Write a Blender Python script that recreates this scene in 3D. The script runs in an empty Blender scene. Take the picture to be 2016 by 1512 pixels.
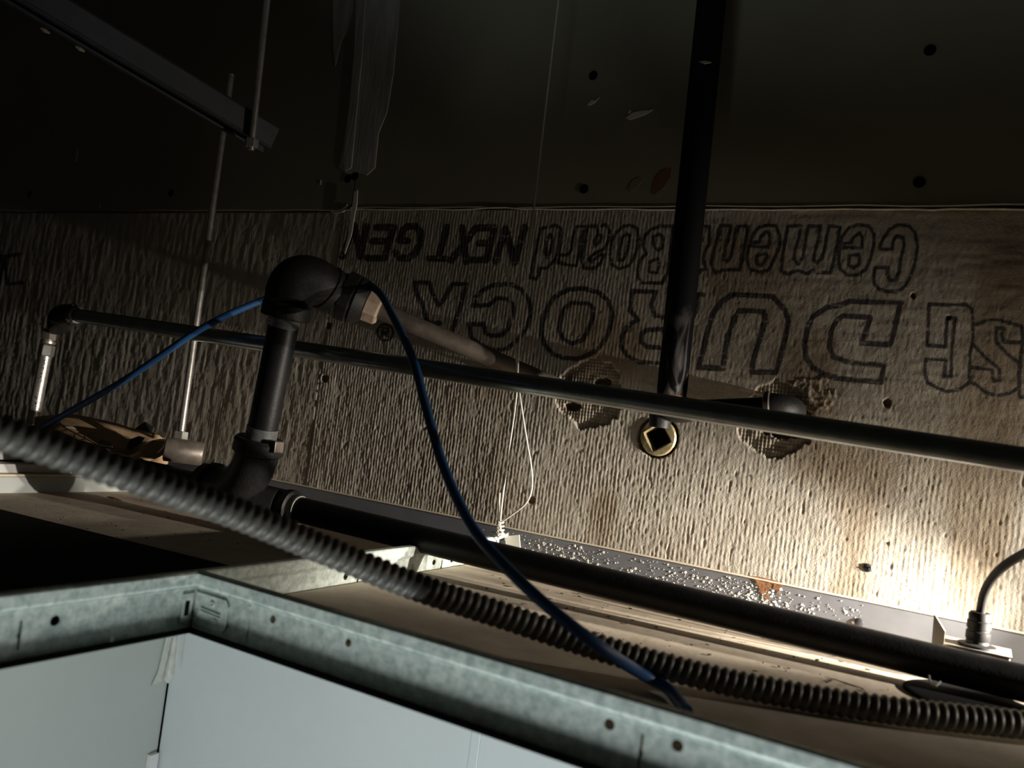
import bpy, bmesh, math, random
import numpy as np
from mathutils import Vector, Matrix
random.seed(7)
RNG = np.random.default_rng(11)
S = bpy.context.scene
C = S.collection
V = Vector

# ------------------------------------------------------------------ camera
# world: X along the back wall (right +), Y towards the back wall, Z up, metres; lens at the origin
FPX, CX, CY = 1700.0, 1008.0, 756.0
YAW, ROLL = math.radians(29.2), math.atan(0.132)
PITCH = math.atan(63.5 / FPX)
_fh = V((-math.sin(YAW), math.cos(YAW), 0)); _rh = V((math.cos(YAW), math.sin(YAW), 0)); _z = V((0, 0, 1))
CW = _fh * math.cos(PITCH) + _z * math.sin(PITCH)
_u0 = -_fh * math.sin(PITCH) + _z * math.cos(PITCH)
CR = _rh * math.cos(ROLL) + _u0 * math.sin(ROLL)
CU = -_rh * math.sin(ROLL) + _u0 * math.cos(ROLL)
cam = bpy.data.cameras.new('camera')
camo = bpy.data.objects.new('camera', cam); C.objects.link(camo)
cam.sensor_width = 36.0; cam.lens = 36.0 * FPX / 2016.0
cam.clip_start = 0.01
cam.dof.use_dof = True; cam.dof.focus_distance = 0.92; cam.dof.aperture_fstop = cam.lens / 4.4
camo.matrix_world = Matrix(((CR.x, CU.x, -CW.x, 0), (CR.y, CU.y, -CW.y, 0), (CR.z, CU.z, -CW.z, 0), (0, 0, 0, 1)))
S.camera = camo

# ------------------------------------------------------------------ light and exposure
S.view_settings.view_transform = 'Standard'; S.view_settings.look = 'None'
S.view_settings.exposure = 0.0; S.view_settings.gamma = 1.0; S.view_settings.use_curve_mapping = False
w = bpy.data.worlds.new('world'); S.world = w; w.use_nodes = True
w.node_tree.nodes['Background'].inputs[0].default_value = (1.0, 0.93, 0.74, 1)
w.node_tree.nodes['Background'].inputs[1].default_value = 0.006   # faint stray light of the roof void

def aim(o, target):
    o.rotation_euler = (V(target) - o.location).to_track_quat('-Z', 'Y').to_euler()
# two hand lamps right of the frame: a torch raking along the wall and a small spot close by
TCOL = (1.0, 0.92, 0.81)
def torch(name, loc, target, watts, cone, blend):
    l = bpy.data.lights.new(name, 'SPOT'); o = bpy.data.objects.new(name, l); C.objects.link(o)
    o.location = loc; aim(o, target)
    l.energy = watts; l.color = TCOL; l.spot_size = math.radians(cone); l.spot_blend = blend; l.shadow_soft_size = 0.004
TORCH = (0.45, 0.787, -0.03)
torch('torch_spill', TORCH, (-0.40, 0.84, -0.12), 12.0, 70, 1.0)
torch('torch_beam', TORCH, (-0.40, 0.83, -0.155), 42.0, 36, 1.0)
torch('spot_lamp', (0.16, 0.80, -0.082), (-0.84, 0.80, -0.24), 31.0, 53, 1.0)
# room below the ceiling: cool light rising through the open tile
rl = bpy.data.lights.new('room_light', 'AREA'); rlo = bpy.data.objects.new('room_light', rl); C.objects.link(rlo)
rl.shape = 'RECTANGLE'; rl.size = 0.8; rl.size_y = 0.2
rlo.location = (0.0, -0.02, -0.95); aim(rlo, (-0.30, 0.41, -0.15))
rl.energy = 11.0; rl.color = (0.88, 0.97, 1.0)

# ------------------------------------------------------------------ pixel helpers (2016 x 1512 frame)
def ray(x, y): return CW + CR * ((x - CX) / FPX) + CU * ((CY - y) / FPX)
def py(x, y, Y): d = ray(x, y); return d * (Y / d.y)
def pz(x, y, Z): d = ray(x, y); return d * (Z / d.z)
def px_(x, y, X): d = ray(x, y); return d * (X / d.x)
def pd(x, y, D): return ray(x, y) * D
def proj(Xa, Ya, Za):
    dep = Xa * CW.x + Ya * CW.y + Za * CW.z
    return (CX + FPX * (Xa * CR.x + Ya * CR.y + Za * CR.z) / dep, CY - FPX * (Xa * CU.x + Ya * CU.y + Za * CU.z) / dep)

WALL = 0.86          # face of the cement board
TILE = -0.160        # upper side of the ceiling tiles
FLANGE = -0.1743      # underside of the grid
BULB = -0.1344        # top of the grid rails
TEE_X, TEE_Y = -0.469, 0.4316
LEFT = -0.958        # face of the left wall

# ------------------------------------------------------------------ materials
def mat(name, col, rough=0.6, metal=0.0, var=0.0, vscale=40.0, bump=0.0, bscale=200.0, col2=None, spec=0.5, stretch=(1, 1, 1)):
    m = bpy.data.materials.new(name); m.use_nodes = True
    nt = m.node_tree; b = nt.nodes['Principled BSDF']
    b.inputs['Roughness'].default_value = rough; b.inputs['Metallic'].default_value = metal
    b.inputs['Specular IOR Level'].default_value = spec
    b.inputs['Base Color'].default_value = (*col, 1)
    tc = nt.nodes.new('ShaderNodeTexCoord'); mp = nt.nodes.new('ShaderNodeMapping')
    mp.inputs['Scale'].default_value = stretch
    nt.links.new(tc.outputs['Object'], mp.inputs[0])
    if var > 0:
        n = nt.nodes.new('ShaderNodeTexNoise'); n.inputs['Scale'].default_value = vscale; n.inputs['Detail'].default_value = 6; n.inputs['Roughness'].default_value = 0.65
        r = nt.nodes.new('ShaderNodeValToRGB'); c2 = col2 or tuple(c * (1 - var) for c in col)
        r.color_ramp.elements[0].position = 0.35; r.color_ramp.elements[1].position = 0.65
        r.color_ramp.elements[0].color = (*c2, 1); r.color_ramp.elements[1].color = (*col, 1)
        nt.links.new(mp.outputs[0], n.inputs['Vector']); nt.links.new(n.outputs['Fac'], r.inputs[0]); nt.links.new(r.outputs[0], b.inputs['Base Color'])
    if bump > 0:
        n2 = nt.nodes.new('ShaderNodeTexNoise'); n2.inputs['Scale'].default_value = bscale; n2.inputs['Detail'].default_value = 4
        bp = nt.nodes.new('ShaderNodeBump'); bp.inputs['Strength'].default_value = bump; bp.inputs['Distance'].default_value = 0.001
        nt.links.new(mp.outputs[0], n2.inputs['Vector']); nt.links.new(n2.outputs['Fac'], bp.inputs['Height']); nt.links.new(bp.outputs[0], b.inputs['Normal'])
    return m

M = {}
M['gypsum'] = mat('gypsum_paper', (0.28, 0.265, 0.20), 0.8, var=0.12, vscale=6, bump=0.08, bscale=300)
M['gypsum_core'] = mat('gypsum_core', (0.62, 0.58, 0.50), 0.9, var=0.3, vscale=150, bump=0.4)
M['compound'] = mat('joint_compound', (0.60, 0.60, 0.58), 0.85, var=0.35, vscale=25, bump=0.4, bscale=90, stretch=(3, 1, 0.4))
M['black_pipe'] = mat('black_iron', (0.011, 0.011, 0.012), 0.45, var=0.5, vscale=60, bump=0.15, bscale=400, spec=0.25)
M['fitting'] = mat('black_malleable', (0.020, 0.019, 0.018), 0.55, spec=0.35, var=0.5, vscale=70, bump=0.35, bscale=350)
M['grey_pipe'] = mat('dark_conduit', (0.36, 0.40, 0.41), 0.28, 0.9, var=0.3, vscale=50)
M['riser'] = mat('riser_black', (0.007, 0.007, 0.008), 0.7, spec=0.06, var=0.5, vscale=50)
M['steel_pipe'] = mat('dull_steel', (0.21, 0.175, 0.145), 0.45, 0.5, var=0.5, vscale=40, bump=0.15)
M['thread'] = mat('cut_thread', (0.34, 0.35, 0.35), 0.4, 0.7, var=0.4, vscale=200)
M['dope'] = mat('pipe_dope', (0.55, 0.53, 0.48), 0.7, var=0.3, vscale=150)
M['tan_tape'] = mat('masking_tape', (0.52, 0.40, 0.29), 0.8, var=0.3, vscale=90, bump=0.3)
M['rust'] = mat('rust', (0.34, 0.15, 0.06), 0.85, var=0.7, vscale=220, bump=0.5, col2=(0.14, 0.06, 0.03))
M['galv'] = mat('galvanised_steel', (0.64, 0.68, 0.62), 0.5, 0.12, var=0.4, vscale=170, col2=(0.33, 0.39, 0.35), bump=0.06)
M['zinc'] = mat('zinc_rod', (0.60, 0.57, 0.52), 0.35, 0.8, var=0.35, vscale=120)
M['strut'] = mat('strut_steel', (0.06, 0.062, 0.068), 0.6, 0.2, var=0.2, vscale=60)
M['wire'] = mat('galvanised_wire', (0.72, 0.69, 0.62), 0.4, 0.4)
M['tile'] = mat('tile_backing', (0.66, 0.56, 0.44), 0.85, var=0.35, vscale=30, bump=0.25, bscale=160, col2=(0.52, 0.43, 0.32))
M['tile_edge'] = mat('tile_core', (0.30, 0.22, 0.18), 0.9, var=0.3, vscale=90)
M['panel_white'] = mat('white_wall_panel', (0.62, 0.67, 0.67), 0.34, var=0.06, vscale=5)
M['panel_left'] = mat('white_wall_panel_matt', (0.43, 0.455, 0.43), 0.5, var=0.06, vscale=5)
M['caulk'] = mat('caulk', (0.60, 0.61, 0.55), 0.45, var=0.25, vscale=90)
M['blue'] = mat('blue_jacket', (0.020, 0.085, 0.23), 0.5)
M['flex'] = mat('steel_armour', (0.135, 0.122, 0.103), 0.5, 0.3, var=0.35, vscale=70)
M['black'] = mat('matt_black', (0.004, 0.004, 0.004), 0.9, spec=0.1)
M['black_plastic'] = mat('black_plastic', (0.008, 0.0075, 0.007), 0.55, spec=0.25, var=0.3, vscale=80)
M['box'] = mat('junction_box_steel', (0.24, 0.215, 0.185), 0.6, 0.2, var=0.35, vscale=60)
M['card'] = mat('cardboard', (0.46, 0.30, 0.16), 0.85, var=0.3, vscale=60, bump=0.3, stretch=(1, 1, 4))
M['card_print'] = mat('black_print', (0.02, 0.018, 0.016), 0.7)
M['grey_print'] = mat('grey_print', (0.13, 0.125, 0.11), 0.8)
M['strip'] = mat('painted_angle', (0.16, 0.165, 0.18), 0.5, var=0.15, vscale=40)
M['speck'] = mat('white_speck', (0.72, 0.70, 0.64), 0.9)
M['paper'] = mat('paper', (0.78, 0.76, 0.70), 0.8)
M['brass'] = mat('corroded_brass', (0.56, 0.46, 0.26), 0.45, 0.5, var=0.5, vscale=120, bump=0.3)
M['screw'] = mat('dark_screw', (0.06, 0.06, 0.065), 0.45, 0.6)
M['debris'] = mat('dark_crumb', (0.07, 0.045, 0.03), 0.9)
M['floor'] = mat('vinyl_floor', (0.35, 0.33, 0.30), 0.6, var=0.2)
M['stain'] = mat('red_brown_smudge', (0.20, 0.09, 0.05), 0.9)
M['smudge'] = mat('olive_smudge', (0.24, 0.21, 0.14), 0.9)
M['wallcap'] = mat('white_board_edge', (0.70, 0.69, 0.68), 0.6, var=0.15, vscale=30)
M['cream'] = mat('cream_edge', (0.72, 0.62, 0.48), 0.8)

# ------------------------------------------------------------------ mesh helpers
def link(name, me, material=None, parent=None, smooth=False):
    o = bpy.data.objects.new(name, me); C.objects.link(o)
    if material: me.materials.append(M[material] if isinstance(material, str) else material)
    if smooth: me.polygons.foreach_set('use_smooth', [True] * len(me.polygons))
    if parent: o.parent = parent
    return o
def fin(name, bm, material, parent=None, smooth=False, angle=40):
    bmesh.ops.recalc_face_normals(bm, faces=bm.faces)
    me = bpy.data.meshes.new(name); bm.to_mesh(me); bm.free()
    if smooth:
        me.polygons.foreach_set('use_smooth', [True] * len(me.polygons))
        me.set_sharp_from_angle(angle=math.radians(angle))
    return link(name, me, material, parent)
def tag(o, label, cat, group=None, kind=None):
    o['label'] = label; o['category'] = cat
    if group: o['group'] = group
    if kind: o['kind'] = kind
    return o
def thing(name, label, cat, group=None):
    o = bpy.data.objects.new(name, None); C.objects.link(o); o.empty_display_size = 0.02
    return tag(o, label, cat, group)
def struct(o): o['kind'] = 'structure'; return o

def frame(d):
    d = d.normalized(); a = V((0, 0, 1)) if abs(d.z) < 0.9 else V((1, 0, 0))
    s = d.cross(a).normalized(); return d, s, s.cross(d).normalized()
def rings(bm, R, cap=True):
    for a, b in zip(R[:-1], R[1:]):
        n = len(a)
        for i in range(n): bm.faces.new((a[i], a[(i + 1) % n], b[(i + 1) % n], b[i]))
    if cap: bm.faces.new(R[0][::-1]); bm.faces.new(R[-1])
def lathe(bm, p, d, prof, seg=24, cap=True, rot=0.0):
    d, s, t = frame(V(d)); p = V(p); R = []
    for h, r in prof:
        R.append([bm.verts.new(p + d * h + (s * math.cos(rot + 2 * math.pi * i / seg) + t * math.sin(rot + 2 * math.pi * i / seg)) * max(r, 1e-5)) for i in range(seg)])
    rings(bm, R, cap)
def sweep(bm, pts, rad, seg=16, cap=True, ripple=None):
    pts = [V(p) for p in pts]; n = len(pts); rad = rad if isinstance(rad, (list, tuple)) else [rad] * n
    d0 = (pts[1] - pts[0]).normalized(); _, s, t = frame(d0); R = []; L = 0.0
    for i in range(n):
        d = (pts[min(i + 1, n - 1)] - pts[max(i - 1, 0)]).normalized()
        q = d0.rotation_difference(d); s = q @ s; t = q @ t; d0 = d
        if i: L += (pts[i] - pts[i - 1]).length
        ring = []
        for k in range(seg):
            a = 2 * math.pi * k / seg
            r = rad[i] * (ripple(L, a) if ripple else 1.0)
            ring.append(bm.verts.new(pts[i] + (s * math.cos(a) + t * math.sin(a)) * r))
        R.append(ring)
    rings(bm, R, cap)
def curve(P, n=12):      # Catmull-Rom through points
    P = [V(p) for p in P]; Q = [P[0] * 2 - P[1]] + P + [P[-1] * 2 - P[-2]]; out = []
    for i in range(1, len(Q) - 2):
        a, b, c, d = Q[i - 1], Q[i], Q[i + 1], Q[i + 2]
        for k in range(n):
            t = k / n
            out.append(0.5 * ((2 * b) + (c - a) * t + (2 * a - 5 * b + 4 * c - d) * t * t + (3 * b - a - 3 * c + d) * t ** 3))
    out.append(P[-1]); return out
def resample(P, step):
    out = [P[0]]; acc = 0.0
    for a, b in zip(P[:-1], P[1:]):
        L = (b - a).length; pos = step - acc
        while pos <= L: out.append(a.lerp(b, pos / L)); pos += step
        acc = (acc + L) % step
    return out
def box(bm, lo, hi):
    x0, y0, z0 = lo; x1, y1, z1 = hi
    v = [bm.verts.new(c) for c in ((x0, y0, z0), (x1, y0, z0), (x1, y1, z0), (x0, y1, z0), (x0, y0, z1), (x1, y0, z1), (x1, y1, z1), (x0, y1, z1))]
    for f in ((0, 3, 2, 1), (4, 5, 6, 7), (0, 1, 5, 4), (1, 2, 6, 5), (2, 3, 7, 6), (3, 0, 4, 7)): bm.faces.new([v[i] for i in f])
    return v
def prism(bm, poly, d):   # polygon extruded by vector d
    a = [bm.verts.new(p) for p in poly]; b = [bm.verts.new(V(p) + V(d)) for p in poly]; n = len(a)
    bm.faces.new(a[::-1]); bm.faces.new(b)
    for i in range(n): bm.faces.new((a[i], a[(i + 1) % n], b[(i + 1) % n], b[i]))
def bevel(o, wd, seg=2):
    m = o.modifiers.new('bevel', 'BEVEL'); m.width = wd; m.segments = seg; m.limit_method = 'ANGLE'; return o
def arc3(p0, corner, p1, n=14):   # quadratic bend
    p0, c, p1 = V(p0), V(corner), V(p1)
    return [p0 * (1 - t) ** 2 + c * 2 * t * (1 - t) + p1 * t * t for t in [i / n for i in range(n + 1)]]

# ------------------------------------------------------------------ noise for the cement board
def vnoise(x, y, seed):
    g = np.random.default_rng(seed).random((256, 256))
    xi = np.floor(x).astype(int); yi = np.floor(y).astype(int); fx = x - xi; fy = y - yi
    fx = fx * fx * (3 - 2 * fx); fy = fy * fy * (3 - 2 * fy)
    a = g[xi % 256, yi % 256]; b = g[(xi + 1) % 256, yi % 256]; c = g[xi % 256, (yi + 1) % 256]; d = g[(xi + 1) % 256, (yi + 1) % 256]
    return (a * (1 - fx) + b * fx) * (1 - fy) + (c * (1 - fx) + d * fx) * fy
def sstep(a, b, x): t = np.clip((x - a) / (b - a), 0, 1); return t * t * (3 - 2 * t)
def inpoly(px, pyy, poly):
    r = np.zeros(px.shape, bool); n = len(poly)
    for i in range(n):
        x0, y0 = poly[i]; x1, y1 = poly[(i + 1) % n]
        cnd = ((y0 > pyy) != (y1 > pyy)) & (px < (x1 - x0) * (pyy - y0) / ((y1 - y0) or 1e-9) + x0)
        r ^= cnd
    return r

# printed lettering on the cement board (upside down), traced as strokes in frame pixels
INK = []
def ink(ox, oy, s, hw, *lines):
    for L in lines: INK.append(([(ox + x * s, oy + y * s) for x, y in L], hw))
a_ = (1380, 420, 0.2381, 3.6)
ink(*a_, [(1480,270),(1500,220),(1560,130),(1640,95),(1720,105),(1770,160),(1790,270),(1770,400),(1740,500),(1690,600),(1640,640),(1560,650),(1480,630),(1430,580),(1430,500),(1440,450),(1550,450),(1540,500),(1560,555),(1610,550),(1640,480),(1650,380),(1680,270),(1670,200),(1620,190),(1590,230),(1580,300),(1480,295),(1480,270)])
ink(*a_, [(1150,250),(1240,245),(1260,200),(1310,160),(1335,200),(1330,290),(1150,280),(1140,380),(1150,460),(1210,510),(1290,510),(1360,470),(1400,380),(1430,260),(1430,170),(1390,105),(1300,95),(1220,120),(1170,190),(1150,250)], [(1230,350),(1310,340),(1310,420),(1260,450),(1220,430),(1230,350)])
ink(*a_, [(720,105),(830,105),(810,200),(780,300),(770,380),(800,420),(840,370),(860,270),(870,180),(890,105),(990,105),(970,220),(945,310),(930,390),(960,410),(1000,370),(1030,270),(1040,190),(1060,105),(1150,115),(1130,240),(1110,350),(1070,490),(970,490),(920,470),(880,500),(800,470),(720,500),(660,480),(670,380),(690,260),(720,105)])
ink(*a_, [(410,240),(480,240),(500,190),(540,150),(570,170),(560,280),(395,270),(380,380),(400,460),(480,490),(560,470),(610,370),(650,270),(650,180),(620,105),(560,95),(480,115),(430,180),(410,240)], [(460,350),(540,330),(550,360),(500,430),(460,420),(460,350)])
ink(*a_, [(160,105),(250,105),(230,180),(200,290),(190,380),(220,400),(250,350),(270,250),(300,105),(390,105),(370,240),(340,350),(320,470),(180,470),(120,490),(85,420),(110,300),(140,190),(160,105)])
ink(*a_, [(-60,105),(70,110),(70,250),(40,300),(20,380),(40,460),(0,470),(-80,560),(-100,420),(-60,300),(-60,105)])
b_ = (1020, 420, 0.1984, 3.3)
ink(*b_, [(1540,125),(1400,130),(1310,165),(1260,220),(1240,320),(1270,400),(1210,470),(1190,560),(1190,640),(1230,690),(1430,690),(1480,600),(1540,125)], [(1340,240),(1400,205),(1440,230),(1430,340),(1390,375),(1350,330),(1340,240)], [(1300,570),(1310,480),(1390,450),(1400,500),(1380,590),(1300,580)])
ink(*b_, [(930,280),(970,200),(1040,130),(1110,115),(1180,150),(1190,220),(1190,320),(1150,450),(1090,530),(1000,550),(930,510),(910,430),(930,280)], [(1000,400),(1030,250),(1070,195),(1110,220),(1090,350),(1050,460),(1000,470),(1000,400)])
ink(*b_, [(830,130),(870,110),(910,170),(900,270),(860,350),(760,400),(700,460),(730,480),(800,420),(860,410),(830,480),(770,540),(660,550),(630,480),(650,330),(690,130),(780,130),(790,180)], [(760,270),(790,210),(830,220),(810,290),(760,330),(760,270)])
ink(*b_, [(580,130),(650,130),(630,250),(610,380),(580,520),(470,510),(400,490),(410,420),(490,410),(530,360),(540,250),(580,130)])
ink(*b_, [(220,150),(300,140),(370,115),(420,150),(420,280),(400,400),(350,480),(290,540),(220,540),(200,620),(180,650),(120,640),(160,450),(190,300),(220,150)], [(270,400),(280,270),(320,210),(340,260),(320,380),(290,450),(270,400)])
c_ = (660, 410, 0.1984, 7.0)
ink(*c_, [(1880,190),(1780,540),(1690,200),(1590,530)], [(1400,195),(1580,195),(1500,515),(1340,515)], [(1430,350),(1540,350)], [(1260,190),(1300,530)], [(1400,190),(1150,520)], [(1110,190),(1020,500)], [(930,500),(1100,500)],
    [(720,320),(640,320),(665,230),(720,180),(800,180),(850,240),(840,350),(800,440),(730,495),(640,495),(600,440)], [(410,190),(580,190),(490,495),(320,495)], [(370,330),(520,330)], [(310,180),(250,480),(190,170),(70,480)])
d_ = (1360, 560, 0.21825, 5.6)
ink(*d_, [(1900,165),(1440,150),(1340,185),(1230,205),(1100,290),(1050,400),(1025,540),(1040,660),(1100,750),(1200,810),(1340,850),(1720,885),(1740,730),(1420,700),(1290,655),(1250,570),(1265,420),(1310,330),(1370,285),(1620,300),(1570,450),(1540,530),(1800,540),(1840,400),(1890,170)])
ink(*d_, [(70,750),(110,600),(150,430),(200,260),(280,150),(380,95),(560,95),(740,110),(850,230),(880,330),(860,450),(820,600),(790,720),(770,790),(550,790),(560,700),(600,560),(640,430),(670,320),(660,250),(590,240),(440,240),(390,310),(340,450),(310,600),(290,760),(70,750)])
e_ = (1020, 550, 0.1984, 4.6)
ink(*e_, [(240,440),(290,280),(370,170),(500,100),(650,90),(800,130),(900,220),(940,340),(920,470),(870,590),(800,680),(700,750),(580,790),(450,780),(340,740),(260,640),(230,540),(240,440)], [(410,440),(450,300),(520,235),(700,240),(750,290),(740,400),(700,500),(640,600),(540,640),(450,600),(410,520),(410,440)])
ink(*e_, [(1830,150),(1790,150),(1760,330),(1680,470),(1640,840),(1400,830),(1200,820),(1080,760),(1020,660),(1030,560),(1090,460),(1190,400),(1110,310),(1130,120),(1370,120),(1320,250),(1350,350),(1460,380),(1560,300)], [(1500,490),(1280,500),(1220,550),(1220,620),(1280,670),(1450,685)])
f_ = (720, 540, 0.17857, 4.4)
ink(*f_, [(1190,350),(1200,260),(1300,170),(1420,115),(1600,110),(1720,170),(1810,300),(1820,430),(1780,580),(1680,720),(1560,820),(1420,840),(1250,770),(1160,690),(1140,550),(1300,550),(1320,640),(1380,680),(1500,670),(1570,600),(1620,450),(1620,330),(1560,270),(1440,265),(1370,340),(1190,350)])
ink(*f_, [(820,540),(700,540),(660,480),(630,330),(560,220),(540,90),(700,90),(740,220),(800,340),(860,280),(950,110),(1110,110),(1060,300),(1000,480),(960,610),(900,740),(800,700)])
ink(720, 540, 0.17857, 2.6, [(215 + 88 * math.cos(t * 0.3491), 640 + 88 * math.sin(t * 0.3491)) for t in range(19)], [(180,690),(185,590),(245,590),(245,640),(190,640),(245,690)])
g_ = (1780, 570, 0.15216, 3.7)
ink(*g_, [(320,185),(560,200),(800,190),(880,260),(890,420),(890,640),(850,850),(850,1050),(850,1200),(720,1290),(560,1320),(420,1270),(300,1200),(265,1080),(280,900),(540,910),(510,1130),(610,1130),(610,880),(630,650),(660,360),(560,360),(540,560),(540,740),(290,720),(310,480),(320,185)])
ink(*g_, [(940,450),(1080,400),(1200,385),(1350,430),(1520,470),(1540,680),(1290,680),(1260,580),(1290,500),(1190,490),(1190,680),(1330,830),(1500,960),(1490,1100),(1480,1280),(1350,1350),(1200,1370),(1050,1330),(930,1230),(850,1200)], [(900,720),(1050,880),(1230,1030),(1240,1180),(1150,1180),(1140,1040),(880,1010)], [(1540,640),(1500,960),(1490,1200),(1490,1390),(1640,1420),(1660,1050),(1700,800),(1770,760),(1830,820),(1810,1050),(1780,1440),(1930,1460),(1970,1000),(1970,720),(1900,570),(1770,510),(1620,540),(1540,640)])
ink(0, 0, 1, 3.2, [(40,500),(8,505),(14,560),(44,556)], [(-6,480),(4,520),(-4,570)])

# ------------------------------------------------------------------ back wall
wall = struct(fin('wall_back', (lambda b: (box(b, (-2.4, WALL + 0.0135, -2.45), (0.9, WALL + 0.08, 1.2)), b)[1])(bmesh.new()), 'gypsum_core'))
JOINT = py(1000, 412, WALL).z
SEAM_X = py(622, 800, WALL).x
SEAM_TOP = py(700, 380, WALL).x

def cement_material():
    m = bpy.data.materials.new('cement_board'); m.use_nodes = True; nt = m.node_tree; N = nt.nodes.new; Lk = nt.links.new
    b = nt.nodes['Principled BSDF']; b.inputs['Roughness'].default_value = 0.82; b.inputs['Specular IOR Level'].default_value = 0.35
    tc = N('ShaderNodeTexCoord'); n = N('ShaderNodeTexNoise'); n.inputs['Scale'].default_value = 22; n.inputs['Detail'].default_value = 8; n.inputs['Roughness'].default_value = 0.7
    Lk(tc.outputs['Object'], n.inputs['Vector'])
    r = N('ShaderNodeValToRGB'); r.color_ramp.elements[0].position = 0.3; r.color_ramp.elements[1].position = 0.7
    r.color_ramp.elements[0].color = (0.36, 0.32, 0.26, 1); r.color_ramp.elements[1].color = (0.52, 0.48, 0.41, 1)
    Lk(n.outputs['Fac'], r.inputs[0])
    at = N('ShaderNodeAttribute'); at.attribute_name = 'stain'
    mx = N('ShaderNodeMix'); mx.data_type = 'RGBA'; mx.inputs['B'].default_value = (0.20, 0.13, 0.06, 1)
    Lk(at.outputs['Fac'], mx.inputs['Factor']); Lk(r.outputs[0], mx.inputs['A'])
    ai = N('ShaderNodeAttribute'); ai.attribute_name = 'ink'
    mi = N('ShaderNodeMix'); mi.data_type = 'RGBA'; mi.inputs['B'].default_value = (0.022, 0.020, 0.024, 1)
    Lk(ai.outputs['Fac'], mi.inputs['Factor']); Lk(mx.outputs['Result'], mi.inputs['A'])
    Lk(mi.outputs['Result'], b.inputs['Base Color'])
    n2 = N('ShaderNodeTexNoise'); n2.inputs['Scale'].default_value = 700; n2.inputs['Detail'].default_value = 3
    Lk(tc.outputs['Object'], n2.inputs['Vector'])
    bp = N('ShaderNodeBump'); bp.inputs['Strength'].default_value = 0.5; bp.inputs['Distance'].default_value = 0.0006
    Lk(n2.outputs['Fac'], bp.inputs['Height']); Lk(bp.outputs[0], b.inputs['Normal'])
    return m
M['cement'] = cement_material()
RAG1 = [(1100,738),(1135,718),(1175,700),(1200,716),(1222,735),(1216,770),(1222,800),(1212,826),(1180,838),(1140,844),(1118,820),(1094,800)]
RAG2 = [(1452,850),(1462,800),(1490,770),(1530,745),(1575,770),(1605,800),(1602,855),(1580,882),(1555,892),(1530,904),(1500,893),(1472,878)]
HOLES = [(1186,752,16,9),(1126,800,15,9),(1160,772,22,14),(1546,828,52,34)]

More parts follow.
